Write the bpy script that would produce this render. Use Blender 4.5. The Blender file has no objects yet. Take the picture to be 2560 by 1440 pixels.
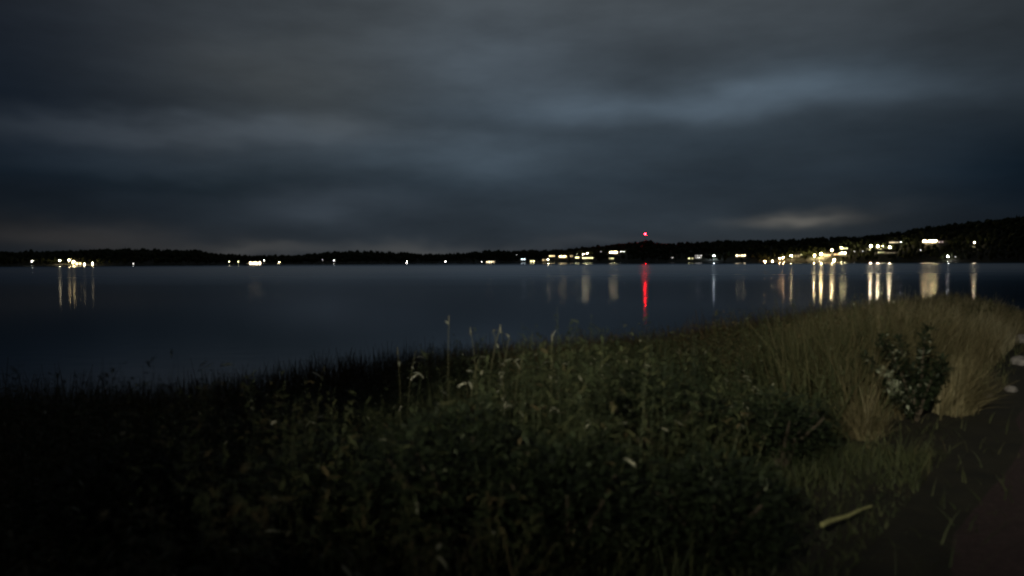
import bpy, bmesh, math, random
import numpy as np
from mathutils import Vector, Matrix
random.seed(7); rng = np.random.default_rng(7)
scene = bpy.context.scene
col = scene.collection

# ------------------------------------------------------------------ camera
W, H, F = 2560.0, 1440.0, 1934.0
CAM = Vector((0, 0, 5.0))
pitch, roll = -math.atan(71.5/F), math.atan(11/2560)
fw = Vector((0, math.cos(pitch), math.sin(pitch)))
up0 = Vector((0, -math.sin(pitch), math.cos(pitch))); rt0 = Vector((1, 0, 0))
rt = rt0*math.cos(roll) - up0*math.sin(roll); up = up0*math.cos(roll) + rt0*math.sin(roll)
cam_data = bpy.data.cameras.new('camera'); cam = bpy.data.objects.new('camera', cam_data); col.objects.link(cam)
M4 = Matrix(((rt.x, up.x, -fw.x, CAM.x), (rt.y, up.y, -fw.y, CAM.y), (rt.z, up.z, -fw.z, CAM.z), (0, 0, 0, 1)))
cam.matrix_world = M4
cam_data.sensor_width = 36; cam_data.lens = F/W*36; cam_data.clip_end = 20000; cam_data.clip_start = 0.05
scene.camera = cam
cam_data.dof.use_dof = True; cam_data.dof.focus_distance = 900; cam_data.dof.aperture_fstop = 1.25   # focused on the far shore
def ray(px, py):                       # direction of a pixel, scaled to y = 1
    d = rt*((px-W/2)/F) + up*((H/2-py)/F) + fw
    return d/d.y
def at(px, py, Y): return CAM + ray(px, py)*Y

# ------------------------------------------------------------------ render / view
scene.render.engine = 'CYCLES'
scene.view_settings.view_transform = 'Standard'; scene.view_settings.look = 'None'
scene.view_settings.exposure = 0; scene.view_settings.gamma = 1
scene.cycles.use_denoising = True
scene.cycles.filter_width = 2.3
scene.cycles.use_light_tree = True
scene.cycles.max_bounces = 4; scene.cycles.diffuse_bounces = 2; scene.cycles.glossy_bounces = 2
scene.cycles.sample_clamp_indirect = 4.0

# ------------------------------------------------------------------ sky
class N:                                # tiny node helper
    def __init__(s, nt): s.nt = nt
    def n(s, t, **kw):
        nd = s.nt.nodes.new(t)
        for k, v in kw.items(): setattr(nd, k, v)
        return nd
    def l(s, a, b): s.nt.links.new(a, b)
    def val(s, sock, v):
        if isinstance(v, bpy.types.NodeSocket): s.l(v, sock)
        else: sock.default_value = v
    def m(s, op, a, b=None, c=None, clamp=False):
        nd = s.n('ShaderNodeMath', operation=op, use_clamp=clamp)
        s.val(nd.inputs[0], a)
        if b is not None: s.val(nd.inputs[1], b)
        if c is not None: s.val(nd.inputs[2], c)
        return nd.outputs[0]
    def v(s, op, a, b=None, out=0):
        nd = s.n('ShaderNodeVectorMath', operation=op)
        s.val(nd.inputs[0], a)
        if b is not None: s.val(nd.inputs['Scale'] if op == 'SCALE' else nd.inputs[1], b)
        return nd.outputs[out]
    def xyz(s, a, b, c):
        nd = s.n('ShaderNodeCombineXYZ')
        for i, q in enumerate((a, b, c)): s.val(nd.inputs[i], q)
        return nd.outputs[0]
    def noise(s, vec, scale, detail=3, rough=.5, color=False):
        nd = s.n('ShaderNodeTexNoise'); s.l(vec, nd.inputs['Vector'])
        nd.inputs['Scale'].default_value = scale; nd.inputs['Detail'].default_value = detail
        nd.inputs['Roughness'].default_value = rough
        return nd.outputs['Color' if color else 'Fac']
    def ramp(s, fac, stops):
        nd = s.n('ShaderNodeValToRGB'); s.l(fac, nd.inputs[0]); cr = nd.color_ramp
        while len(cr.elements) < len(stops): cr.elements.new(.5)
        for e, (p, c) in zip(cr.elements, stops):
            e.position = p; e.color = (*c, 1) if len(c) == 3 else c
        return nd.outputs[0]

world = bpy.data.worlds.new('World'); scene.world = world; world.use_nodes = True
nt = world.node_tree; nt.nodes.clear(); g = N(nt)
tc = g.n('ShaderNodeTexCoord'); sep = g.n('ShaderNodeSeparateXYZ'); g.l(tc.outputs['Generated'], sep.inputs[0])
az = g.m('ARCTAN2', sep.outputs[0], sep.outputs[1]); el = g.m('ARCSINE', sep.outputs[2])
el = g.m('MAXIMUM', el, 0.0)
P = g.xyz(az, g.m('MULTIPLY', el, 2.2), 0.0)
wob = g.v('SUBTRACT', g.noise(P, 3.4, 4, .55, True), (.5, .5, .5))
P1 = g.v('ADD', g.xyz(az, el, 0.0), g.v('MULTIPLY', wob, (.14, .10, 0)))
def azel(px, py):
    d = ray(px, py).normalized(); return math.atan2(d.x, d.y), math.asin(d.z)
grad = g.ramp(g.m('MULTIPLY', el, 2.2), [(0.0, (.020, .025, .031)), (.22, (.023, .034, .046)), (.45, (.043, .057, .071)),
                                           (.75, (.058, .069, .079)), (1.0, (.064, .070, .074))])
sd = g.m('DIVIDE', g.m('SUBTRACT', az, .06), .62)
fall = g.m('EXPONENT', g.m('MULTIPLY', g.m('MULTIPLY', sd, sd), -1.0))
fall = g.m('ADD', g.m('MULTIPLY', fall, .85), .15)
accum = g.v('MULTIPLY', grad, g.xyz(fall, fall, fall))
LOBES = [  # cloud patches: centre and size given as seen from the shore
 (1720, 262, 400, 34, (.030, .043, .057)), (2060, 190, 200, 42, (.012, .019, .026)), (1200, 398, 260, 40, (.020, .028, .036)),
 (520, 345, 340, 24, (.026, .031, .037)), (850, 318, 110, 22, (.020, .023, .026)), (700, 210, 260, 110, (.012, .010, .005)),
 (1230, 170, 200, 90, (.014, .019, .025)), (1640, 150, 220, 45, (-.008, -.010, -.012)), (1990, 541, 100, 12, (.075, .066, .052)),
 (2020, 562, 260, 30, (.004, .004, .003)), (640, 624, 140, 13, (.028, .026, .023)), (1050, 618, 120, 14, (.028, .026, .022)),
 (200, 600, 190, 28, (.014, .011, .008)), (840, 510, 140, 34, (.014, .017, .021)), (1000, 290, 330, 40, (-.008, -.010, -.012)),
 (650, 455, 280, 18, (-.005, -.006, -.008)), (1750, 360, 420, 40, (-.004, -.004, -.004)), (0, 110, 420, 220, (-.012, -.014, -.013)), (560, 420, 420, 26, (.006, .008, .010)),
 (2540, 440, 200, 150, (-.008, -.009, -.009)), (1400, 612, 300, 14, (.010, .010, .010)), (1100, 555, 260, 25, (-.003, -.004, -.005)),
 (1500, 560, 300, 30, (.004, .006, .008)),
]
for (x, y, sx, sy, c) in LOBES:
    a0, e0 = azel(x, y)
    dv = g.v('MULTIPLY', g.v('SUBTRACT', P1, (a0, e0, 0)), (F/sx*.8, F/sy*.8, 0))
    q = g.m('EXPONENT', g.m('MULTIPLY', g.v('DOT_PRODUCT', dv, dv, out=1), -1.0))
    accum = g.v('ADD', accum, g.v('SCALE', c, q))
P2 = g.v('MULTIPLY', P, (1.0, 1.5, 1))
mot = g.m('MULTIPLY_ADD', g.noise(P2, 4.5, 5, .55), 1.1, .52)
accum = g.v('MAXIMUM', g.v('MULTIPLY', accum, g.xyz(mot, mot, mot)), (.0035, .0045, .0075))
sky = g.n('ShaderNodeTexSky', sky_type='NISHITA'); sky.sun_disc = False
sky.sun_elevation = math.radians(-4); sky.sun_rotation = math.radians(200)
night = g.v('ADD', accum, g.v('SCALE', sky.outputs[0], .004))
bg = g.n('ShaderNodeBackground'); g.l(night, bg.inputs[0]); bg.inputs[1].default_value = 1.0
wo = g.n('ShaderNodeOutputWorld'); g.l(bg.outputs[0], wo.inputs[0])

# ------------------------------------------------------------------ helpers
def mat(name, base, rough=.8, spec=.3, emit=None, estr=0):
    m = bpy.data.materials.new(name); m.use_nodes = True
    b = m.node_tree.nodes['Principled BSDF']
    b.inputs['Base Color'].default_value = (*base, 1); b.inputs['Roughness'].default_value = rough
    b.inputs['Specular IOR Level'].default_value = spec
    if emit: b.inputs['Emission Color'].default_value = (*emit, 1); b.inputs['Emission Strength'].default_value = estr
    return m
def noisy(name, stops, scale=3, rough=.85, detail=5, bump=0):
    m = mat(name, (.1, .1, .1), rough); k = N(m.node_tree); b = m.node_tree.nodes['Principled BSDF']
    ge = k.n('ShaderNodeNewGeometry'); nz = k.noise(ge.outputs['Position'], scale, detail, .6)
    k.l(k.ramp(nz, stops), b.inputs['Base Color'])
    if bump:
        bp = k.n('ShaderNodeBump'); bp.inputs['Strength'].default_value = bump; bp.inputs['Distance'].default_value = .05
        k.l(nz, bp.inputs['Height']); k.l(bp.outputs[0], b.inputs['Normal'])
    return m
def tag(o, label=None, cat=None, group=None, kind=None):
    if label: o['label'] = label
    if cat: o['category'] = cat
    if group: o['group'] = group
    if kind: o['kind'] = kind
    return o
def npmesh(name, V, Fq, mats, tint=None, smooth=False):
    me = bpy.data.meshes.new(name); V = np.asarray(V, np.float32); Fq = np.asarray(Fq, np.int32)
    nf, k = Fq.shape
    me.vertices.add(len(V)); me.vertices.foreach_set('co', V.ravel())
    me.loops.add(nf*k); me.loops.foreach_set('vertex_index', Fq.ravel())
    me.polygons.add(nf); me.polygons.foreach_set('loop_start', np.arange(0, nf*k, k, dtype=np.int32))
    me.polygons.foreach_set('loop_total', np.full(nf, k, np.int32))
    if smooth: me.polygons.foreach_set('use_smooth', np.ones(nf, bool))
    me.update(calc_edges=True)
    if tint is not None:
        at_ = me.attributes.new('tint', 'FLOAT', 'POINT'); at_.data.foreach_set('value', np.asarray(tint, np.float32))
    me.materials.append(mats); return me
def link(name, me, parent=None, loc=(0, 0, 0)):
    o = bpy.data.objects.new(name, me); col.objects.link(o); o.location = loc
    if parent: o.parent = parent
    return o
def empty(name, loc, rz=0):
    o = bpy.data.objects.new(name, None); col.objects.link(o); o.location = loc; o.rotation_euler.z = rz
    o.empty_display_size = .3; return o
class MB:
    def __init__(s): s.bm = bmesh.new()
    def box(s, c, d, rot=None):
        r = bmesh.ops.create_cube(s.bm, size=1)
        m = Matrix.Translation(c) @ (rot.to_4x4() if rot else Matrix.Identity(4)) @ Matrix.Diagonal((*d, 1))
        bmesh.ops.transform(s.bm, matrix=m, verts=r['verts'])
    def tube(s, a, b, r1, r2=None, n=8):
        a, b = Vector(a), Vector(b); r2 = r1 if r2 is None else r2; L = (b-a).length
        r = bmesh.ops.create_cone(s.bm, cap_ends=True, segments=n, radius1=r1, radius2=r2, depth=L)
        q = Vector((0, 0, 1)).rotation_difference((b-a).normalized()).to_matrix().to_4x4()
        bmesh.ops.transform(s.bm, matrix=Matrix.Translation((a+b)/2) @ q, verts=r['verts'])
    def ball(s, c, r, sub=1, sc=(1, 1, 1)):
        q = bmesh.ops.create_icosphere(s.bm, subdivisions=sub, radius=r)
        bmesh.ops.transform(s.bm, matrix=Matrix.Translation(c) @ Matrix.Diagonal((*sc, 1)), verts=q['verts'])
    def poly(s, pts, faces):
        v = [s.bm.verts.new(p) for p in pts]
        for f in faces: s.bm.faces.new([v[i] for i in f])
    def build(s, name, m, parent=None, smooth=False, loc=(0, 0, 0)):
        me = bpy.data.meshes.new(name); s.bm.to_mesh(me); s.bm.free(); me.materials.append(m)
        if smooth:
            for p in me.polygons: p.use_smooth = True
        return link(name, me, parent, loc)
def vnoise(x, y, sc, seed=0):           # smooth value noise, numpy
    r = np.random.default_rng(seed); T = r.random((64, 64)); x = np.asarray(x)/sc; y = np.asarray(y)/sc
    xi, yi = np.floor(x).astype(int), np.floor(y).astype(int); fx, fy = x-xi, y-yi
    fx, fy = fx*fx*(3-2*fx), fy*fy*(3-2*fy); q = lambda a, b: T[a % 64, b % 64]
    return (q(xi, yi)*(1-fx)+q(xi+1, yi)*fx)*(1-fy)+(q(xi, yi+1)*(1-fx)+q(xi+1, yi+1)*fx)*fy

# ------------------------------------------------------------------ far shore terrain
SKY = [(-900, 640), (-300, 632), (0, 629), (130, 626), (250, 622), (320, 619), (430, 624), (500, 625), (540, 633), (640, 638), (740, 637), (800, 631),
       (900, 627), (960, 627), (1050, 632), (1110, 633), (1180, 629), (1240, 625), (1300, 626), (1400, 622), (1480, 615), (1564, 605), (1613, 598),
       (1665, 607), (1750, 603), (1834, 598), (1961, 598), (2024, 593), (2088, 589), (2168, 588), (2231, 578), (2337, 561), (2442, 552), (2527, 541),
       (2560, 535), (2900, 500), (3500, 480)]
WL = [(-900, 668), (0, 665), (300, 663), (700, 660), (1100, 657), (1500, 656.3), (1900, 655.5), (2200, 654), (2500, 655), (2900, 654), (3500, 652)]
ux = np.array([ray(x, 650).x for x, _ in SKY]); uw = np.array([ray(x, 655).x for x, _ in WL])
wlS = np.array([-5.0/ray(x, y).z for x, y in WL])
SkyZ = np.array([ray(x, y).z for x, y in SKY])
def shoreY(u): return np.interp(u, uw, wlS)
def ridgeY(u): return shoreY(u) + 420 + 60*np.sin(np.asarray(u)*9)
def terr(u, t):                         # t = 0 shore, 1 ridge, 2 back edge
    u = np.asarray(u, float); t = np.asarray(t, float)
    R = ridgeY(u); Zr = np.maximum(5.0 + np.interp(u, ux, SkyZ)*R - 10.5, 1.5)
    tt = np.clip(t, 0, 1); p = tt**.85*(1-.25*(1-tt)*tt)
    z = .5 + (Zr-.5)*p + (vnoise(u*900, t*400, 40, 3)-.5)*2*tt*(1-tt)
    z = np.where(t > 1, Zr*(1-.55*(t-1)), z)
    return np.where(t < 0, .5 + t*25, z)
us = np.linspace(-1.3, 1.2, 360); ts = np.array([-.06, -.03, -.01, 0, .02, .05, .1, .15, .2, .3, .4, .5, .6, .7, .8, .9, 1, 1.1, 1.3, 1.6, 2.0])
U, T = np.meshgrid(us, ts); Yg = shoreY(U) + (ridgeY(U)-shoreY(U))*T
V = np.stack([U*Yg, Yg, terr(U, T)], -1).reshape(-1, 3)
nu, ntt = len(us), len(ts); i = np.arange(nu-1); Fq = np.concatenate([np.stack([r*nu+i, r*nu+i+1, (r+1)*nu+i+1, (r+1)*nu+i], -1) for r in range(ntt-1)])
m_hill = noisy('hill_soil', [(.3, (.020, .028, .012)), (.7, (.045, .045, .025))], .05)
tag(link('hillside', npmesh('hillside', V, Fq, m_hill, smooth=True)), kind='structure')

# ------------------------------------------------------------------ lights across the lake
WARM, ORANGE, CREAM, WHITE, COOL, YEL = (1, .75, .36), (1, .58, .26), (1, .82, .50), (1, .95, .88), (.78, .93, 1), (1, .92, .45)
m_wall = noisy('house_wall', [(.3, (.22, .20, .17)), (.7, (.32, .30, .26))], .8)
m_wall2 = noisy('house_wall_red', [(.3, (.16, .045, .03)), (.7, (.22, .07, .05))], .8)
m_roof = noisy('house_roof', [(.3, (.03, .03, .032)), (.7, (.06, .055, .05))], 1.5)
m_frame = mat('window_frame', (.55, .55, .52)); m_metal = mat('dark_metal', (.10, .10, .11), .5, .5); m_door = mat('door_wood', (.10, .06, .035))
_em = {}
def emat(c, s):
    k = (c, s)
    if k not in _em:
        _em[k] = mat('lit_glass', (.1, .1, .1), .4, .3, c, s)
        if s < 100: _em[k].cycles.emission_sampling = 'NONE'
    return _em[k]
CLEAR = []                              # (u, Y, half width in m, lowest lit z)
def place(px, py, off):
    d = ray(px, py); u = d.x; S = float(shoreY(u)); R = float(ridgeY(u)); last = None
    for q in range(0, 400):
        t = .012 + q/400; Y = S + (R-S)*t; zt = float(terr(u, t))
        if 5+d.z*Y < zt + off: break
        last = (Y, zt, t)
    if last is None: Y = S+(R-S)*.012; return Vector((u*Y, Y, min(float(terr(u, .012)), 5+d.z*Y-1.2))), 5+d.z*Y
    Y, zt, t = last
    return Vector((u*Y, Y, zt)), 5+d.z*Y
GL = 'lamps lit along the far shore'; GH = 'lit houses on the far shore'
def lamp(px, py, s, c, label, r=.42, off=4.5):
    p, z = place(px, py, off); h = z-p.z
    CLEAR.append((p.x/p.y, p.y, 3.5, z-1.2))
    o = empty('street_lamp', p, math.atan2(-p.x, p.y)*-1); tag(o, label, 'street lamp', GL)
    b = MB(); b.tube((0, .5, 0), (0, .5, h+.25), .09, .05); b.tube((0, .5, h+.25), (0, 0, h+.32+r*.6), .045, .04, 6); b.tube((0, .5, 0), (0, .5, .6), .14, .11); b.build('pole', m_metal, o)
    b = MB(); b.tube((0, 0, h+r*.55), (0, 0, h+r*.9+.12), r*.9, .1, 10); b.build('lamp_cap', m_metal, o)
    b = MB(); b.ball((0, 0, h), r); b.build('lamp_globe', emat(c, s*1.5 if s > 100 else s), o, True)
def house(px, py, w, nwin, s, c, label, storeys=1, wallm=None, porch=0, pcol=WARM, winh=1.5, off=2.2, cat='house', yaw=0, upper=None, spots=None):
    p, z = place(px, py, off); hz = z-p.z; d = 8.0; hw = hz+1.9+2.7*(storeys-1); wallm = wallm or m_wall
    CLEAR.append((p.x/p.y, p.y, w/2+4, z-1.6))
    o = empty('house', p, -math.atan2(p.x, p.y)+yaw); tag(o, label, cat, GH)
    b = MB(); b.box((0, d/2, (hw-2.5)/2), (w, d, hw+2.5))
    b.poly([(-w/2, 0, hw), (-w/2, d, hw), (-w/2, d/2, hw+2.4), (w/2, 0, hw), (w/2, d, hw), (w/2, d/2, hw+2.4)], [(0, 1, 2), (3, 5, 4)]); b.build('wall', wallm, o)
    b = MB(); sl = math.atan2(2.6, d/2+.3); L = math.hypot(2.6, d/2+.5)
    for sg in (-1, 1):
        b.box((0, d/2+sg*(d/4+.18), hw+1.28), (w+.9, L, .16), Matrix.Rotation(-sg*sl, 3, 'X'))
    rf = b.build('roof', m_roof, o)
    b = MB(); b.box((w*.22, d*.62, hw+2.5), (.7, .7, 1.8)); b.build('chimney', wallm, rf)
    rnd = random.Random(int(px*7+py))
    ww = min(2.3, (w-1)/nwin*.52); skip = rnd.randrange(nwin) if nwin > 3 and storeys > 1 else -1
    for lev in range(storeys):
        for k in range(nwin):
            x = -w/2 + (k+.5)*w/nwin; zc = hz + lev*2.7
            e = s*rnd.uniform(.25, 1.3)
            if lev > 0 and upper is not None: e = upper*rnd.uniform(.4, 1.3)
            f = MB(); t = .09
            for a in (-1, 1):
                f.box((x+a*(ww/2+t/2), -.03, zc), (t, .12, winh+2*t)); f.box((x, -.03, zc+a*(winh/2+t/2)), (ww, .12, t))
            f.box((x, -.035, zc), (.06, .1, winh)); fo = f.build('window', m_frame, o)
            q = MB(); a_, b_ = ww/2, winh/2
            q.poly([(x-a_, -.012, zc-b_), (x+a_, -.012, zc-b_), (x+a_, -.012, zc+b_), (x-a_, -.012, zc+b_)], [(0, 1, 2, 3)])
            q.build('pane', emat(c, round(e, 1)), fo)
    b = MB(); b.box((w/2-.8, -.04, hz-.35), (.95, .1, 2.1)); b.build('door', m_door, o)
    if porch:
        for fx in (spots or ((.36,) if px % 2 else (-.40,))):
            b = MB(); b.ball((fx*w, -.45, hz+1.35), .42); b.build('wall_lamp', emat(pcol, porch), o, True)
    return o
LIGHTS = [
 # x, y, strength, colour, label
 (80, 653, 60, WHITE, 'small white lamp standing alone at the far left shore'),
 (149, 651, 190, CREAM, 'bright lamp on the left shore just left of the tight cluster'),
 (173, 650, 150, WARM, 'leftmost lamp inside the tight left shore cluster'),
 (184, 653, 230, WARM, 'lamp in the middle of the tight left shore cluster'),
 (199, 650, 150, ORANGE, 'upper orange lamp over the tight left shore cluster'),
 (211, 660, 120, CREAM, 'low bright lamp right of the left shore cluster, close to the water'),
 (231, 658, 130, CREAM, 'bright lamp ending the left shore cluster on its right'),
 (333, 659, 8, WHITE, 'very dim lamp at the waterline under the dark left headland'),
 (573, 654, 36, CREAM, 'left one of two small lamps right of the dark headland'),
 (596, 654, 30, YEL, 'yellowish right one of two small lamps beyond the headland'),
 (660, 651, 40, WHITE, 'small lamp above and right of the triple bright boathouse'),
 (698, 655, 90, CREAM, 'square looking lamp alone right of the triple bright boathouse'),
 (806, 649, 5, WHITE, 'faintest lamp, alone on the dark middle shore'),
 (835, 651, 28, WHITE, 'tiny white lamp right of the faintest one on the middle shore'),
 (1017, 654, 80, WHITE, 'white lamp alone on the middle shore, a dim lamp at its left foot'),
 (1004, 657, 8, WHITE, 'dim lamp at the waterline beside a brighter white lamp'),
 (1114, 654, 60, WHITE, 'bluish white lamp alone on the middle shore'),
 (1204, 654, 18, WHITE, 'dim lamp left of the long glowing waterfront house'),
 (1292, 637, 5, WHITE, 'faint lamp up on the slope right of centre'),
 (1316, 656, 110, CREAM, 'lamp at the waterline between two small waterfront houses'),
 (1370, 649, 150, CREAM, 'strong low lamp below the hillside houses right of centre'),
 (1442, 637, 90, CREAM, 'lamp on the slope left of the twin lamps'),
 (1458, 635, 300, CREAM, 'left one of the twin hillside lamps right of centre'),
 (1468, 633, 240, CREAM, 'right one of the twin hillside lamps right of centre'),
 (1502, 629, 4, WHITE, 'faint lamp between the twin lamps and the broad bright house'),
 (1553, 629, 30, WHITE, 'small lamp just right of the broad bright house'),
 (1560, 629, 22, WHITE, 'smaller lamp, second right of the broad bright house'),
 (1681, 644, 5, WHITE, 'faint lone lamp on the dark slope below the beacon'),
 (1785, 639, 330, COOL, 'cold blue white lamp alone right of the beacon hill'),
 (1912, 653, 420, ORANGE, 'large orange lamp at the left start of the right shore row'),
 (1921, 654, 300, WARM, 'lamp squeezed right beside the large orange one at the waterline'),
 (1931, 653, 240, WARM, 'third lamp from the left start of the right shore row'),
 (1949, 646, 240, ORANGE, 'orange lamp left of its slightly higher twin on the right shore'),
 (1958, 644, 400, ORANGE, 'orange lamp just right of its slightly lower twin'),
 (1978, 639, 450, WARM, 'lone strong lamp right of the orange pair'),
 (2003, 637, 8, YEL, 'dim yellow lamp in the gap between the orange and the golden lamps'),
 (2036, 638, 600, WARM, 'leftmost golden lamp of the brightest right shore group'),
 (2053, 635, 1300, WARM, 'brightest golden lamp, throwing the longest streak on the water'),
 (2080, 625, 700, WARM, 'highest golden lamp of the brightest right shore group'),
 (2086, 650, 420, WARM, 'golden lamp nearest the water in the brightest group'),
 (2136, 628, 5, WHITE, 'left one of two faint lamps between golden group and white pair'),
 (2157, 628, 5, WHITE, 'right one of two faint lamps between golden group and white pair'),
 (2177, 615, 760, CREAM, 'left lamp of the bright white pair on the right hillside'),
 (2195, 615, 620, CREAM, 'right lamp of the bright white pair on the right hillside'),
 (2207, 615, 90, YEL, 'yellow lamp right beside the bright white pair'),
 (2224, 618, 620, CREAM, 'strong lamp below the long row of small windows'),
 (2253, 605, 36, WHITE, 'small lamp at the right end of the long row of small windows'),
 (2302, 625, 8, WHITE, 'faint lamp below the large lit building on the right hill'),
 (2370, 641, 150, WHITE, 'clean white lamp near the water right of the large lit building'),
 (2389, 642, 4, WHITE, 'faint lamp right of the clean white lamp near the water'),
 (2436, 606, 240, CREAM, 'rightmost lamp, alone and high on the dark slope'),
]
for (x, y, s, c, lb) in LIGHTS: lamp(x, y, s, c, lb, r=.42 if s < 100 else .55 if s < 500 else .85)
house(192, 659, 11, 3, 9, WARM, 'house glowing inside the left shore lamp cluster', porch=60)
house(638, 658, 17, 4, 26, CREAM, 'boathouse with a row of very bright windows at the left waterline', winh=1.7, porch=36, pcol=CREAM, spots=(-.35, 0, .35), cat='boathouse', off=1.6)
house(1226, 655, 14, 4, 13, CREAM, 'long glowing waterfront house left of the hillside houses', winh=1.7, off=1.6)
house(1308, 648, 8, 2, 7, COOL, 'small house with bluish windows right of the glowing waterfront house')
house(1331, 653, 8, 2, 9, YEL, 'small yellow lit house close to the water right of centre', off=1.8)
house(1361, 650, 7, 2, 3, WARM, 'dim small house touching the strong low lamp')
house(1380, 640, 11, 3, 8, WARM, 'hillside house with three warm windows above the strong low lamp')
house(1407, 642, 15, 4, 13, WARM, 'wide hillside house with a long warm window front right of centre', winh=1.7, porch=160, spots=(-.3, .2))
house(1429, 640, 6, 2, 5, WARM, 'narrow dim house left of the lamps on the slope')
house(1443, 644, 7, 2, 9, YEL, 'small yellow lit house under the twin hillside lamps')
house(1464, 645, 11, 3, 8, YEL, 'low flat house with a yellow window band under the twin lamps', winh=1.0)
house(1478, 645, 7, 2, 9, YEL, 'small house ending the yellow window band on its right', winh=1.0)
house(1534, 631, 15, 4, 22, CREAM, 'broad bright house high left of the beacon hill', winh=2.0, porch=120, spots=(-.25, .15))
house(1529, 646, 8, 3, 6, YEL, 'small yellow lit cottage straight below the broad bright house', winh=1.0)
house(1727, 646, 9, 2, 5, YEL, 'small yellow green lit cottage below the right foot of the beacon hill', winh=1.1)
house(1746, 644, 10, 4, 4, WHITE, 'two storey house of small white windows beside the yellow green cottage', storeys=2, winh=.8, upper=3)
house(1852, 639, 14, 4, 9, CREAM, 'red house with four lit windows in a row, alone on the dark shore', wallm=m_wall2, winh=1.9)
house(1992, 640, 9, 2, 1.5, YEL, 'barely lit house behind the lone strong lamp of the right shore')
house(2068, 638, 10, 3, 8, ORANGE, 'orange lit house between the two strongest golden lamps')
house(2091, 636, 7, 2, 6, ORANGE, 'small orange lit house behind the golden lamp nearest the water')
house(2106, 634, 11, 3, 15, YEL, 'house with large yellow windows right of the golden lamps', storeys=1, winh=2.0, porch=420, spots=(-.42, -.05, .3))
house(2110, 621, 12, 4, 8, YEL, 'upper house with a row of yellow windows above the large windowed one', porch=130, pcol=YEL, spots=(-.3,))
house(2203, 631, 9, 4, 6, YEL, 'low house with four small yellow windows below the white pair', winh=1.0)
house(2224, 632, 15, 4, 1.6, CREAM, 'long dim house with a pale window strip below the strong lamp', winh=.8)
house(2236, 606, 15, 7, 3.2, CREAM, 'long house with seven small dim windows high on the right hill', winh=1.2)
house(2324, 604, 19, 5, 9, CREAM, 'large lit building with tall bright windows on the right hill', winh=2.6, cat='building', porch=760, spots=(-.38, .0, .2, .42))
house(2352, 605, 8, 2, 3, (1, .75, .7), 'small pinkish lit annex right of the large lit building')

# ------------------------------------------------------------------ beacon mast on the hill
m_red = mat('beacon_glass', (.3, .02, .02), .3, .5, (1, .005, .010), 300)
u0 = ray(1613, 584).x; Yb = float(ridgeY(u0)); zb = float(terr(u0, 1.0)); top = (CAM + ray(1613, 585)*Yb)
o = empty('radio_mast', (u0*Yb, Yb, zb-.5)); tag(o, 'slim lattice mast with a glowing red beacon on the dark hilltop', 'radio mast')
hm = top.z-zb+.5; b = MB()
def legp(k, z): a = k*2*math.pi/3; r = 1.1*(1-z/hm*.6); return (r*math.cos(a), r*math.sin(a), z)
nb = 12
for k in range(3):
    b.tube(legp(k, 0), legp(k, hm-1.5), .08, .06, 5)
    for j in range(nb): b.tube(legp(k, (hm-1.5)*j/nb), legp((k+1) % 3, (hm-1.5)*(j+1)/nb), .035, .035, 4)
b.build('lattice', m_metal, o)
b = MB(); b.tube((0, 0, hm-1.6), (0, 0, hm-1.1), .9, .9, 10); b.build('platform', m_metal, o)
b = MB(); b.ball((0, 0, hm), 1.25, 2, (1, 1, 1)); b.build('beacon', m_red, o, True)
CLEAR.append((u0, Yb, 2, zb+8))

# ------------------------------------------------------------------ far forest
NT = 13000
u = rng.uniform(-1.0, .95, NT); t = np.where(rng.random(NT) < .35, rng.uniform(.93, 1.12, NT), rng.uniform(.015, 1.0, NT)**1.1)
S_, R_ = shoreY(u), ridgeY(u); Yt = S_ + (R_-S_)*t; zt = terr(u, t)
ht = rng.uniform(6.0, 11.0, NT)*(.86+.26*vnoise(u*900+1200, Yt, 38, 77))*np.where(t < .25, .75, 1); ht *= np.where(t > .85, rng.uniform(.85, 1.12, NT), 1)
keep = np.ones(NT, bool)
for (cu, cY, hw_, zl) in CLEAR:
    lat = np.abs(u-cu)*cY; topz = 5+(zt+ht-5)/Yt*cY
    keep &= ~((lat < hw_+2) & (Yt < cY+2) & (topz > zl)) & ~((lat < hw_+3.5) & (np.abs(Yt-cY) < 5.5))
u, t, Yt, zt, ht = u[keep], t[keep], Yt[keep], zt[keep], ht[keep]; n = len(u)
bmt = bmesh.new(); bmesh.ops.create_icosphere(bmt, subdivisions=2, radius=1); ico = np.array([v.co[:] for v in bmt.verts]); icf = np.array([[v.index for v in f.verts] for f in bmt.faces]); bmt.free()
cv, cf = [], []                        # conifer: four ragged tiers
for k in range(4):
    z0 = .12+.2*k; r0 = .30*(1-k*.21); st = len(cv)
    for a in range(7):
        an = a*2*math.pi/7+k; rr = r0*(1 if a % 2 else .72); cv.append((rr*math.cos(an), rr*math.sin(an), z0))
    cv.append((0, 0, min(1, z0+.42)))
    for a in range(7): cf.append((st+a, st+(a+1) % 7, st+7))
cv, cf = np.array(cv), np.array(cf)
con = rng.random(n) < .5
def scatter(T, Fc, idx, wid, zs, zo, jit):
    m = len(idx); a = rng.uniform(0, 6.28, m); ca, sa = np.cos(a)[:, None], np.sin(a)[:, None]
    J = 1+rng.normal(0, jit, (m, len(T)))
    x, y = T[None, :, 0]*J, T[None, :, 1]*J; X = (x*ca-y*sa)*wid[:, None]; Yy = (x*sa+y*ca)*wid[:, None]
    Z = (T[None, :, 2]*J)*zs[:, None] + zo[:, None]
    Vv = np.stack([X+(u[idx]*Yt[idx])[:, None], Yy+Yt[idx][:, None], Z+zt[idx][:, None]], -1).reshape(-1, 3)
    return Vv, (Fc[None]+np.arange(m)[:, None, None]*len(T)).reshape(-1, 3)
i1 = np.where(con)[0]; i2 = np.where(~con)[0]
V1, F1 = scatter(cv, cf, i1, ht[i1]*.75, ht[i1], np.zeros(len(i1)), .06)
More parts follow.
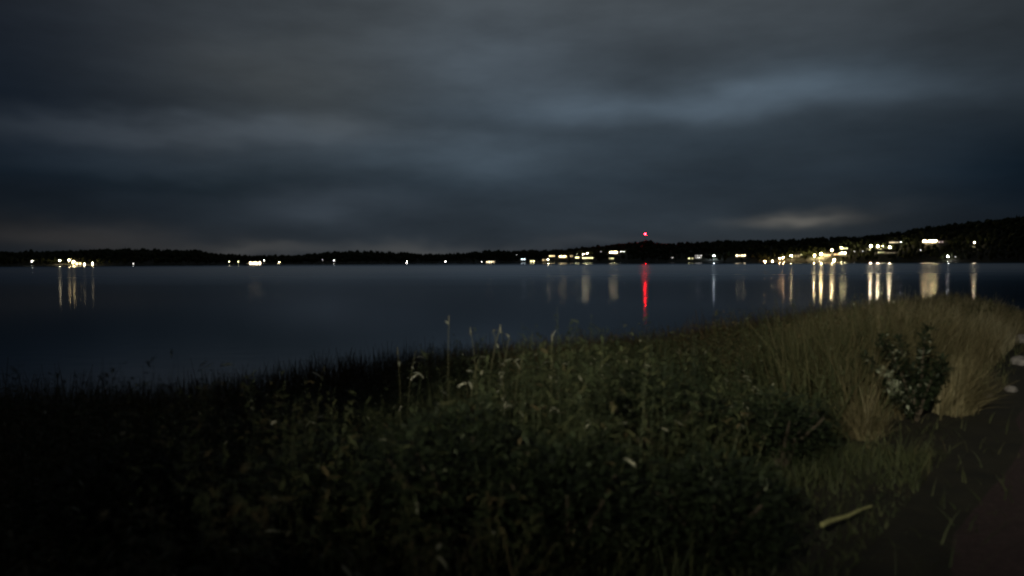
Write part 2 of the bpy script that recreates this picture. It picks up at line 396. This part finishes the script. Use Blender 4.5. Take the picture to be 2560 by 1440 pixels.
V2, F2 = scatter(ico, icf, i2, ht[i2]*.33, ht[i2]*.40, ht[i2]*.60, .13)
m_for = noisy('forest_foliage', [(.3, (.030, .042, .016)), (.55, (.055, .070, .026)), (.8, (.085, .075, .036))], .35)
tag(link('forest', npmesh('forest', np.concatenate([V1, V2]), np.concatenate([F1, F2+len(V1)]), m_for)), 'dark mixed wood covering the hills across the lake', 'forest', kind='stuff')

# ------------------------------------------------------------------ lake
m_wat = bpy.data.materials.new('lake_water'); m_wat.use_nodes = True; ntw = m_wat.node_tree; ntw.nodes.clear(); k = N(ntw)
ge = k.n('ShaderNodeNewGeometry'); pos = ge.outputs['Position']; sp = k.n('ShaderNodeSeparateXYZ'); k.l(pos, sp.inputs[0])
pn = k.v('MULTIPLY', pos, (.012, .03, 0)); nz = k.noise(pn, 1.0, 3)
yy = k.m('ADD', sp.outputs[1], k.m('MULTIPLY_ADD', nz, 60, -30))
lg = k.m('LOGARITHM', k.m('MAXIMUM', yy, 10.0), 10.0)       # 1 .. 3.1
rr = k.ramp(k.m('MULTIPLY_ADD', lg, .5, -.5), [(0.0, (.09,)*3), (.46, (.10,)*3), (.53, (.15,)*3), (.58, (.17,)*3), (.70, (.28,)*3), (.80, (.36,)*3), (.88, (.33,)*3), (.95, (.13,)*3), (1, (.12,)*3)])
gl = k.n('ShaderNodeBsdfAnisotropic'); gl.distribution = 'BECKMANN'; gl.inputs['Color'].default_value = (.72, .73, .76, 1); k.l(rr, gl.inputs['Roughness'])
df = k.n('ShaderNodeBsdfDiffuse'); df.inputs[0].default_value = (.004, .007, .009, 1)
fr = k.n('ShaderNodeFresnel'); fr.inputs[0].default_value = 1.33
mx = k.n('ShaderNodeMixShader'); k.l(fr.outputs[0], mx.inputs[0]); k.l(df.outputs[0], mx.inputs[1]); k.l(gl.outputs[0], mx.inputs[2])
bp = k.n('ShaderNodeBump'); bp.inputs['Strength'].default_value = .15; bp.inputs['Distance'].default_value = .04
k.l(k.noise(k.v('MULTIPLY', pos, (.5, 1.3, 1)), .8, 2), bp.inputs['Height']); k.l(bp.outputs[0], gl.inputs['Normal'])
ow = k.n('ShaderNodeOutputMaterial'); k.l(mx.outputs[0], ow.inputs[0])
b = MB(); b.poly([(-6000, 2, 0), (6000, 2, 0), (6000, 7000, 0), (-6000, 7000, 0)], [(0, 1, 2, 3)])
tag(b.build('lake_water', m_wat), kind='structure')

# ------------------------------------------------------------------ near bank
P0 = np.array([2.1, 4.7]); DR = np.array([.613, .79]); NL = np.array([-.79, .613])
def ds(x, y): x = np.asarray(x)-P0[0]; y = np.asarray(y)-P0[1]; return x*NL[0]+y*NL[1], x*DR[0]+y*DR[1]
def xy(d, s): return P0[0]+d*NL[0]+s*DR[0], P0[1]+d*NL[1]+s*DR[1]
def dsh(s): return np.maximum(22.3-.36*np.clip(s, -40, 60), 2.0+0*np.asarray(s, float))
def zg(d, s):
    D = dsh(s); q = np.clip(d/D, -1, 1.6); z = np.where(q > 0, 3.4*(1-q), 3.4)
    return np.where(q > 1, -(q-1)*3.5, z) + (vnoise(d+50, s+50, 1.7, 5)-.5)*.10*(q > 0)
sg = np.concatenate([np.arange(-45, -10, 1.5), np.arange(-10, 25, .35), np.arange(25, 130, 1.5)]); dg = np.concatenate([np.arange(-40, -4, 2), np.arange(-4, 8, .3), np.arange(8, 40, .8)])
Dg, Sg = np.meshgrid(dg, sg); X, Y = xy(Dg, Sg); V = np.stack([X, Y, zg(Dg, Sg)], -1).reshape(-1, 3)
nu, nv = len(dg), len(sg); i = np.arange(nu-1); Fq = np.concatenate([np.stack([r*nu+i, r*nu+i+1, (r+1)*nu+i+1, (r+1)*nu+i], -1) for r in range(nv-1)])
m_soil = noisy('bank_soil', [(.3, (.006, .006, .004)), (.7, (.020, .018, .011))], 4, bump=.5)
tag(link('shore_bank', npmesh('shore_bank', V, Fq, m_soil, smooth=True)), kind='structure')
m_path = noisy('path_gravel', [(.3, (.018, .010, .011)), (.5, (.028, .016, .018)), (.7, (.050, .032, .034))], 28, bump=.6)
sp_ = np.arange(-30, 110, 1.0); left = -.62+(vnoise(sp_, sp_*0, 1.3, 9)-.5)*.25; V, n0 = [], 6
for s_, l_ in zip(sp_, left):
    for j in range(n0):
        d_ = l_ - (3.4+l_*0)*j/(n0-1); x_, y_ = xy(d_, s_); V.append((x_, y_, 3.404+.03*math.sin(math.pi*j/(n0-1))))
i = np.arange(n0-1); Fq = np.concatenate([np.stack([r*n0+i, r*n0+i+1, (r+1)*n0+i+1, (r+1)*n0+i], -1) for r in range(len(sp_)-1)])
tag(link('path', npmesh('path', V, Fq, m_path, smooth=True)), kind='structure')

# ------------------------------------------------------------------ vegetation
VT = [(-400, 975), (0, 962), (300, 950), (600, 938), (750, 912), (900, 884), (1050, 854), (1300, 842), (1500, 852), (1650, 834), (1800, 802), (2000, 778), (2150, 768),
      (2300, 752), (2420, 756), (2500, 778), (2560, 806), (2900, 860)]
vu = np.array([ray(x, 800).x for x, _ in VT]); vz = np.array([ray(x, y).z for x, y in VT])
def capz(x, y):
    c = (vnoise(np.asarray(x)+70, np.asarray(y)+70, .9, 88)-.55)*.50 + (vnoise(np.asarray(x)+30, np.asarray(y)+30, 2.3, 90)-.5)*.34 + (vnoise(np.asarray(x)+70, np.asarray(y)+70, .3, 89)-.5)*.18
    return 5.02 + np.interp(np.asarray(x)/np.maximum(np.asarray(y), .5), vu, vz)*np.asarray(y) + c*np.clip(np.asarray(y)/9, .5, 1.3)
def openk(x, y):                        # the bare dark ground in front of the right hand grass carries nothing tall
    return (y > np.interp(x/np.maximum(y, .3), [.10, .24, .34, .42, .50, .62, .8], [0, 3.5, 6.6, 7.3, 8.0, 9.3, 11]))
def tintmat(name, stops, rough=.7, trans=0.25, spec=.3):
    m = mat(name, (.1, .1, .1), rough, spec); k = N(m.node_tree); b = m.node_tree.nodes['Principled BSDF']
    a = k.n('ShaderNodeAttribute'); a.attribute_name = 'tint'; c = k.ramp(a.outputs['Fac'], stops); k.l(c, b.inputs['Base Color'])
    if trans:
        tr = k.n('ShaderNodeBsdfTranslucent'); k.l(c, tr.inputs[0]); mx = k.n('ShaderNodeMixShader'); mx.inputs[0].default_value = trans
        out = m.node_tree.nodes['Material Output']; k.l(b.outputs[0], mx.inputs[1]); k.l(tr.outputs[0], mx.inputs[2]); k.l(mx.outputs[0], out.inputs[0])
    return m
def ribbons(base, ang, lean, L, w, droop, tint, seg=3, shape='blade', r=rng):
    """base (n,3); heading ang; lean from vertical (rad); length, width, droop (rad over length)"""
    n = len(base); ts = np.linspace(0, 1, seg+1); p = base.copy(); pts = [p.copy()]; th = lean.copy()
    for j in range(seg):
        th = th + droop/seg; st = L/seg
        p = p + np.stack([np.sin(th)*np.cos(ang)*st, np.sin(th)*np.sin(ang)*st, np.cos(th)*st], -1); pts.append(p.copy())
    pts = np.stack(pts, 1); tw = ang + np.pi/2 + r.normal(0, .5, n)
    side = np.stack([np.cos(tw), np.sin(tw), r.normal(0, .25, n)], -1)
    wp = (1-.85*ts) if shape == 'blade' else np.sin(np.pi*np.clip(ts*.92+.06, 0, 1))**.8 if shape == 'leaf' else np.ones(seg+1)
    hw_ = (w[:, None]*wp[None])[..., None]*.5
    A, B = pts-side[:, None]*hw_, pts+side[:, None]*hw_
    V = np.stack([A, B], 2).reshape(n, -1, 3); f = []
    for j in range(seg): f.append((2*j, 2*j+1, 2*j+3, 2*j+2))
    f = np.array(f); Fq = (f[None]+np.arange(n)[:, None, None]*(2*(seg+1))).reshape(-1, 4)
    return V.reshape(-1, 3), Fq, np.repeat(tint, 2*(seg+1))
def merge(parts):
    Vs, Fs, Ts, o_ = [], [], [], 0
    for V, F_, T_ in parts: Vs.append(V); Fs.append(F_+o_); Ts.append(T_); o_ += len(V)
    return np.concatenate(Vs), np.concatenate(Fs), np.concatenate(Ts)
m_weed = tintmat('weed_leaf', [(0, (.014, .022, .011)), (.35, (.036, .048, .022)), (.62, (.064, .072, .032)), (.8, (.085, .066, .032)), (.93, (.11, .085, .045)), (.96, (.34, .35, .26)), (1, (.42, .42, .33))])
m_reed = tintmat('reed_blade', [(0, (.05, .032, .014)), (.4, (.09, .058, .026)), (.75, (.115, .085, .04)), (1, (.15, .13, .065))])
m_dry = tintmat('dry_grass', [(0, (.028, .034, .014)), (.3, (.060, .062, .028)), (.55, (.090, .076, .040)), (.8, (.150, .128, .070)), (1, (.26, .24, .16))])

def plants(n, dlo, dhi, slo, shi, hfun, leaves, mats_t, lw=(.02, .04), ll=(.10, .22)):
    """leafy upright weeds: a stem with leaves along it"""
    s = rng.uniform(slo, shi, n); D = dsh(s); d = dlo + rng.random(n)*(np.minimum(dhi, D-1)-dlo); x, y = xy(d, s)
    ok = (y > 1.6) & (np.abs(x) < y*.85+1.5); x, y, d, s = x[ok], y[ok], d[ok], s[ok]; n = len(x)
    z = zg(d, s); h = hfun(x, y, d, s)*rng.uniform(.62, 1.12, n); h = np.minimum(h, capz(x, y)-z+rng.normal(-.06, .10, n))
    ok = (h > .12) & openk(x, y); x, y, z, h = x[ok], y[ok], z[ok], h[ok]; n = len(x)
    base = np.stack([x, y, z], -1); ang = rng.uniform(0, 6.28, n); lean = rng.uniform(0, .22, n); tb = np.clip(mats_t(x, y)+rng.normal(0, .12, n), 0, .92)
    parts = [ribbons(base, ang, lean, h*1.02, np.full(n, .011), np.full(n, .12), tb*.6)]
    m = n*leaves; q = np.repeat(np.arange(n), leaves); f = rng.uniform(.25, 1.0, m)
    lb = base[q].copy(); off = np.sin(lean[q]+.06)*h[q]*f; lb[:, 0] += np.cos(ang[q])*off; lb[:, 1] += np.sin(ang[q])*off; lb[:, 2] += h[q]*f*np.cos(lean[q])
    la = rng.uniform(0, 6.28, m); T_ = np.clip(tb[q]+rng.normal(0, .1, m), 0, .93); T_[rng.random(m) < .012] = 1.0  # a few leaves get the pale tint, painting light glints into the weeds
    parts.append(ribbons(lb, la, rng.uniform(.5, 1.5, m), rng.uniform(*ll, m)*(1.25-f*.5), rng.uniform(*lw, m), rng.uniform(.1, 1.3, m), T_, 3, 'leaf'))
    return parts
hw1 = lambda x, y, d, s: .38+1.5*vnoise(x+40, y+40, 1.5, 11)**1.5+.28*vnoise(x, y, .5, 12)
tf1 = lambda x, y: .08+.85*vnoise(x+9, y+9, 2.2, 21)
parts = plants(9500, .9, 13, -9, 9, hw1, 20, tf1, (.010, .022), (.05, .13)) + plants(6500, .7, 9, 7, 34, hw1, 16, tf1, (.018, .032), (.09, .18))
ng = 45000                            # under-grass between the weeds
s = rng.uniform(-9, 34, ng); d = .35+rng.random(ng)**1.2*13; x, y = xy(d, s); ok = (y > 1.3) & (np.abs(x) < y*.85+1.5) & (d < dsh(s)-.5); x, y, d, s = x[ok], y[ok], d[ok], s[ok]
h = np.minimum((.35+.5*vnoise(x, y, 1.1, 13))*np.clip(d*1.0+.15, .25, 1), capz(x, y)-zg(d, s)-.08); ok = (h > .05) & openk(x, y); x, y, d, s, h = x[ok], y[ok], d[ok], s[ok], h[ok]; n = len(x)
parts.append(ribbons(np.stack([x, y, zg(d, s)], -1), rng.uniform(0, 6.28, n), rng.uniform(0, .5, n), h*1.15, rng.uniform(.008, .018, n)*(1+y/14), rng.uniform(.2, 1.1, n), np.clip(tf1(x, y)+rng.normal(0, .12, n), 0, .93)))
V, Fq, T_ = merge(parts)
tag(link('weeds', npmesh('weeds', V, Fq, m_weed, T_)), 'tangle of dark green weeds and grass covering the near bank', 'weeds', kind='stuff')

nr = 42000                            # brown reeds by the water
s = rng.uniform(-16, 62, nr); D = dsh(s); d = D-6.5+rng.random(nr)*8.5; ok = d > 1.0; s, d = s[ok], d[ok]; x, y = xy(d, s); ok = (y > 6) & (np.abs(x) < y*.8+2); x, y, d, s = x[ok], y[ok], d[ok], s[ok]
z = np.maximum(zg(d, s), -.4); h = (1.5+.9*vnoise(x, y, 3.5, 31))*rng.uniform(.75, 1.1, len(x)); h = np.minimum(h, capz(x, y)-z+rng.normal(-.14, .19, len(x))); ok = h > .15
x, y, z, h = x[ok], y[ok], z[ok], h[ok]; n = len(x)
V, Fq, T_ = ribbons(np.stack([x, y, z], -1), rng.uniform(0, 6.28, n), rng.uniform(0, .14, n), h, rng.uniform(.012, .026, n)*(1+y/25), rng.uniform(.05, .5, n), np.clip(.1+.7*vnoise(x, y, 4, 33)+rng.normal(0, .15, n), 0, 1))
tag(link('reeds', npmesh('reeds', V, Fq, m_reed, T_)), 'belt of brown reeds standing along the near waterline', 'reeds', kind='stuff')

nd = 75000                            # paler dry grass beside the path on the right
s = rng.uniform(3, 32, nd); d = .15+rng.random(nd)*5.5; x, y = xy(d, s); ok = (x/y > .30+.20*vnoise(x, y, 1.6, 44)) & (x/y < .8) & (d < dsh(s)); x, y, d, s = x[ok], y[ok], d[ok], s[ok]; z = zg(d, s)
h = (.9+.6*vnoise(x, y, 1.5, 41))*rng.uniform(.6, 1.1, len(x))*np.clip(.35+d*.9, 0, 1); h = np.minimum(h, capz(x, y)-z+rng.normal(-.08, .11, len(x))); ok = (h > .1) & openk(x, y) & ~((np.abs(x/y-.525) < .055) & (y < 8.6)); x, y, z, h = x[ok], y[ok], z[ok], h[ok]; n = len(x)
V, Fq, T_ = ribbons(np.stack([x, y, z], -1), rng.uniform(0, 6.28, n), rng.uniform(0, .3, n), h*1.08, rng.uniform(.004, .009, n)*(1+y/14), rng.uniform(.15, .9, n), np.clip(.04+.75*vnoise(x, y, 1.7, 43)+.35*vnoise(x, y, .6, 45)+.25*np.clip((x/y-.42)*5, -1, 1)+rng.normal(0, .14, n), 0, .97))
tag(link('dry_grass', npmesh('dry_grass', V, Fq, m_dry, T_)), 'tall olive brown grass beside the right hand path', 'grass', kind='stuff')

nv_ = 26000                           # short verge grass
s = rng.uniform(-6, 16, nv_); d = rng.uniform(-.75, 1.1, nv_); x, y = xy(d, s); ok = (y > 1.2) & (np.abs(x) < y*.85+1) & ((d > -.2) | (rng.random(nv_) < .05)) & ((s < 1.6+1.2*vnoise(d, s, .6, 57)) | (rng.random(nv_) < .10)); x, y, d, s = x[ok], y[ok], d[ok], s[ok]; n = len(x)
h = (.07+.20*vnoise(x, y, .5, 51))*rng.uniform(.6, 1.2, n)*np.where((np.abs(x/y-.43) < .09) & (y < 5.3) & (y > 3.6), .3, 1)
V, Fq, T_ = ribbons(np.stack([x, y, zg(d, s)], -1), rng.uniform(0, 6.28, n), rng.uniform(0, .7, n), h*1.2, rng.uniform(.004, .009, n)*(1+y/14), rng.uniform(.2, 1.2, n), np.clip(.25+.5*vnoise(x, y, 1.1, 53)+rng.normal(0, .12, n), 0, .92))
tag(link('verge_grass', npmesh('verge_grass', V, Fq, m_weed, T_)), 'short green grass on the verge at the path edge', 'grass', kind='stuff')

# ---- single plants
m_stem = mat('weed_stem', (.11, .11, .06)); m_pale = mat('pale_leaf', (.32, .32, .25), .45, .5); m_seed = mat('seed_head', (.20, .19, .14))
def gpt(px, py, Y): p = at(px, py, Y); d_, s_ = ds(p.x, p.y); return p, float(zg(d_, s_))
def tall_weed(px, py, Y, nl, head, label, seed):
    p, z0 = gpt(px, py+9, Y); h = p.z-z0; r = np.random.default_rng(seed); o = empty('tall_weed', (p.x, p.y, z0)); tag(o, label, 'weed', 'tall pale weeds rising out of the bank')
    bx, by = r.uniform(-.35, .35, 2); q = [Vector((bx*(1-t_)**2*0+bx*t_*(t_-1)*1.5, by*t_*(t_-1)*1.5, h*t_)) for t_ in (0, .12, .25, .37, .5, .62, .75, .87, 1)]
    b = MB()
    for a_, c_ in zip(q[:-1], q[1:]): b.tube(a_, c_, .0026, .0022, 5)
    b.build('stem', m_stem, o)
    f = r.uniform(.45, .98, nl); base = np.array([[bx*t_*(t_-1)*1.5, by*t_*(t_-1)*1.5, h*t_] for t_ in f])
    for j in range(nl):
        V, Fq, T_ = ribbons(base[j:j+1], r.uniform(0, 6.28, 1), r.uniform(.3, 1.1, 1), r.uniform(.08, .17, 1), r.uniform(.014, .028, 1), r.uniform(.4, 2.0, 1), np.ones(1), 5, 'leaf', r)
        link('leaf', npmesh('leaf', V, Fq, m_pale), o)
    if head:
        b = MB(); b.tube((0, 0, h-.07), (0, 0, h-.035), .003, .006, 6); b.tube((0, 0, h-.035), (0, 0, h+.015), .006, .0015, 6); b.build('seed_head', m_seed, o)
for a in [(1122, 782, 8, 3, 1, 'thin tall weed leaning highest left of the pale leafy clump', 1), (1176, 812, 8, 2, 1, 'straight weed with one pale tip between the thin one and the leafy clump', 2),
          (1232, 815, 7.5, 6, 0, 'leafy weed with a drooping pale tip, left of the tallest seed head', 3), (1251, 806, 7.5, 3, 1, 'weed with a bright white seed head standing over the centre of the bank', 4),
          (1274, 828, 7.5, 9, 0, 'bushy weed of curled pale leaves right of the bright seed head', 5), (1380, 828, 7.8, 6, 1, 'weed with small pale leaves rising alone right of the curled one', 6),
          (1505, 872, 8, 6, 0, 'weed topped by a star of narrow leaves where the bank turns brown', 7), (994, 862, 8.5, 2, 1, 'short weed with one pale spike left of the leafy clump', 8),
          (1040, 868, 8, 6, 0, 'small pale leafed weed below the thin tall one', 9), (811, 906, 9, 2, 1, 'weed with a single white spike at the left end of the green bank', 10),
          (772, 972, 7, 3, 0, 'low weed with one pale leaf below the single white spike', 11), (1378, 884, 7, 5, 0, 'weed with a bright bent leaf in the middle of the bank', 12),
          (1310, 872, 7, 4, 0, 'weed with a slanting bright leaf under the curled one', 13), (1196, 890, 6.5, 3, 0, 'weed with one arched white leaf below the leafy clump', 14),
          (1566, 885, 8, 3, 1, 'weed with a thin upright tip in the brown part of the bank', 15)]: tall_weed(*a)

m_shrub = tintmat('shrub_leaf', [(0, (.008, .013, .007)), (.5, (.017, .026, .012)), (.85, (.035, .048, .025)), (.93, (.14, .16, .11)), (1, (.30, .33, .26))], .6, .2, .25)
m_bark = mat('shrub_bark', (.05, .04, .03))
def shade_bush(px, py, Y, h, w, n, label, seed, lsz=.05):  # dark foliage put where the bank only has patches of shade
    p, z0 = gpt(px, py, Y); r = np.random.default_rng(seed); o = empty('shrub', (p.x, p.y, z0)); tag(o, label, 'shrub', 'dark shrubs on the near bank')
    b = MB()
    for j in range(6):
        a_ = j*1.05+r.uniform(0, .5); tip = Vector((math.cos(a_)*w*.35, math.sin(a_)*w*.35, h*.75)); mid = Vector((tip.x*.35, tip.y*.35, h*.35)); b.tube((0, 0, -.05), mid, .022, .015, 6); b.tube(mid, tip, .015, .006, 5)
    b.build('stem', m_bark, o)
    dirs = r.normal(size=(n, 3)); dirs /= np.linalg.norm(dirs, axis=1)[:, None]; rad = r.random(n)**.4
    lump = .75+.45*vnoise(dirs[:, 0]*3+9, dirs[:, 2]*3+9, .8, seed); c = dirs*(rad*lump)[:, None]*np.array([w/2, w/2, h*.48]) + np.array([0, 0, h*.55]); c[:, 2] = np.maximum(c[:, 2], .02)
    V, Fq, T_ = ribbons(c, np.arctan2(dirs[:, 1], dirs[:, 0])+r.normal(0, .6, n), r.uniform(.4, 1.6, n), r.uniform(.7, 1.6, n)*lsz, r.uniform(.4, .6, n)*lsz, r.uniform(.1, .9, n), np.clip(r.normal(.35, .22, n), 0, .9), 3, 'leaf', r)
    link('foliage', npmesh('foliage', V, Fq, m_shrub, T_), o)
shade_bush(1150, 1080, 4.6, 1.0, 1.25, 5200, 'round dark shrub standing in for shade low in the middle of the bank', 61)
shade_bush(1955, 1010, 6.4, .60, .95, 1900, 'dark shrub standing in for shade just left of the many armed one', 62)
shade_bush(1640, 960, 6.6, .95, 1.3, 4200, 'dark shrub standing in for shade between the middle of the bank and the many armed one', 63)
shade_bush(1420, 1150, 4.2, .8, .95, 3800, 'black looking shrub standing in for shade right below the centre of the bank', 64)
shade_bush(830, 1080, 5.0, .9, 1.2, 4200, 'dark shrub standing in for shade at the left end of the green weeds', 65)
shade_bush(330, 1120, 5.2, .9, 1.3, 4200, 'leftmost shrub standing in for shade, hardly visible in the dark left corner', 66)
shade_bush(1780, 1180, 4.2, .6, .9, 3200, 'low dark shrub standing in for shade above the short grass of the verge', 67)

# many armed shrub on the right
def armed():
    p, z0 = gpt(2292, 1010, 7.9); o = empty('shrub', (p.x, p.y, z0)); tag(o, 'many armed shrub with glossy pale leaves, two arms tinted pale as if lit, beside the right hand path', 'shrub', 'dark shrubs on the near bank')
    r = np.random.default_rng(99); k_ = 7.9/1934
    tips = [(2165, 868), (2182, 815), (2222, 842), (2262, 826), (2312, 800), (2316, 850), (2368, 892), (2352, 925), (2200, 925), (2245, 880), (2335, 870), (2225, 965), (2262, 940)]
    P_, A_, K_ = [], [], []; b = MB()
    for j, (tx, ty) in enumerate(tips):
        tip = Vector(((tx-2292)*k_, r.uniform(-.22, .22), (1000-ty)*k_ + .12)); c1 = Vector((tip.x*.35, tip.y*.4, tip.z*.55)); prev = Vector((0, 0, 0)); m_ = 10
        for i_ in range(1, m_+1):
            t_ = i_/m_; q = c1*(2*t_*(1-t_)) + tip*(t_*t_); b.tube(prev, q, .018*(1.15-t_), .018*(1.05-t_), 5); prev = q
            if t_ > .25:
                for _ in range(24): P_.append((q.x+r.normal(0, .020), q.y+r.normal(0, .03), q.z+r.normal(0, .020))); A_.append(r.uniform(0, 6.28)); K_.append(j in (0, 8) and t_ < .85)
    b.build('stem', m_bark, o)
    n = len(P_); T_ = np.clip(r.normal(.2, .15, n), 0, .9); T_[r.random(n) < .05] = 1.0; K_ = np.array(K_); T_[K_] = np.clip(r.normal(.93, .05, K_.sum()), .7, 1)  # two left arms tinted pale, their lit look put into the leaf colour
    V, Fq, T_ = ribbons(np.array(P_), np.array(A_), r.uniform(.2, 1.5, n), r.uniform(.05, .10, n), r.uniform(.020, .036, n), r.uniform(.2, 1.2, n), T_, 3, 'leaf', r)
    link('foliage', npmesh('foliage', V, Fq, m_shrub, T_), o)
armed()

def tussock(px, py, Y, n, L, label, seed, lo, hi):
    p, z0 = gpt(px, py, Y); r = np.random.default_rng(seed); o = empty('grass_tussock', (p.x, p.y, z0)); tag(o, label, 'grass tussock', 'pale grass tussocks by the path')
    base = np.stack([r.normal(0, .07, n), r.normal(0, .07, n), np.zeros(n)], -1)
    V, Fq, T_ = ribbons(base, r.uniform(lo, hi, n), r.uniform(.0, .75, n), r.uniform(.5, 1.0, n)*L, r.uniform(.007, .013, n), r.uniform(.1, .9, n), np.clip(r.normal(.60, .18, n), .1, 1), 4, 'blade', r)
    link('blades', npmesh('blades', V, Fq, m_dry, T_), o)
tussock(2385, 1000, 7.95, 1100, .66, 'fan of pale grass leaning right beside the many armed shrub', 71, -1.0, 1.2)
tussock(2165, 1010, 7.4, 380, .55, 'sparse pale grass tuft left of the many armed shrub', 72, 0, 6.28)

# stones, stick
m_stone = noisy('stone', [(.3, (.08, .075, .078)), (.7, (.19, .18, .185))], 12, bump=.4)
def stone(px, py, sx, sy, sz, label, seed, Y=None):
    d_ = ray(px, py); Yq = (3.43-5)/d_.z if Y is None else Y; p = CAM+d_*Yq; r = random.Random(seed)
    dd, ss = ds(p.x, p.y); z0 = float(zg(dd, ss)); b = MB(); b.ball((0, 0, 0), 1, 3, (sx/2, sy/2, sz))
    for v in b.bm.verts:
        f_ = 1+.13*math.sin(v.co.x*23/sx*.3+seed)+.09*math.sin(v.co.y*31/sy*.3+v.co.z*9+seed*2); v.co *= f_
    o = b.build('stone', m_stone, None, True, (p.x, p.y, z0+sz*.35)); tag(o, label, 'stone', 'pale stones by the path'); return o
stone(2463, 985, .20, .16, .035, 'flat pale stone on the dark path, right of the grass fan', 1)
stone(2528, 972, .15, .14, .05, 'duller stone on the path near the right edge', 2)
stone(2558, 836, .30, .3, .09, 'rounded grey boulder at the right edge below the far slope', 3, 11.5)
stone(2559, 806, .30, .3, .11, 'upper grey boulder at the right edge, behind the rounded one', 4, 14.5)
m_stick = noisy('stick_wood', [(.3, (.12, .12, .05)), (.7, (.36, .36, .17))], 16, bump=.4)
pa = CAM+ray(2055, 1312)*((3.50-5)/ray(2055, 1312).z); pb = CAM+ray(2180, 1264)*((3.50-5)/ray(2180, 1264).z)
b = MB(); dv = pb-pa; prev = Vector((0, 0, 0))
for j in range(1, 7):
    q = dv*(j/6)+Vector((.004*math.sin(j*2.1), .006*math.sin(j*1.4), .004*math.sin(j*1.9))); b.tube(prev, q, .016-.0016*j, .016-.0016*(j+1), 8); prev = q
o = b.build('stick', m_stick, None, False, pa); tag(o, 'pale peeled stick lying in the short grass by the path', 'stick')

# ------------------------------------------------------------------ unseen lamp behind the viewpoint that lights the bank, plates added to shape its beam
LP = Vector((-2.5, -4.5, 7.4)); aim = Vector((3.2, 9.0, 4.2)); f2 = Vector((aim.x-LP.x, aim.y-LP.y, 0)).normalized()
yaw = -math.atan2(f2.x, f2.y)
o = empty('street_lamp', (LP.x, LP.y, 3.4), yaw); tag(o, 'unseen lamp on a pole behind the viewpoint with plates added to cut its beam, shining over the bank', 'street lamp')
b = MB(); b.tube((0, -.35, 0), (0, -.35, 4.1), .07, .05); b.tube((0, -.35, 4.05), (0, -.1, 4.05), .04, .035, 6); b.build('pole', m_metal, o)
b = MB(); b.box((0, .12, 4.0-.175), (.62, .76, .012)); b.box((0, .12, 4.16), (.62, .76, .012)); b.box((-.155, .14, 3.98), (.012, .72, .38)); b.box((.34, .0, 3.98), (.012, .45, .38)); b.box((0, -.25, 3.98), (.62, .012, .38))  # plates added to keep the beam off the near and left bank
b.build('beam_plates', m_metal, o)
ld = bpy.data.lights.new('lamp_light', 'SPOT'); ld.energy = 8600; ld.color = (1, .93, .70); ld.spot_size = math.radians(84); ld.spot_blend = .8; ld.shadow_soft_size = .07
lo = bpy.data.objects.new('lamp_light', ld); col.objects.link(lo); lo.location = LP
lo.rotation_euler = (aim-LP).to_track_quat('-Z', 'Y').to_euler()
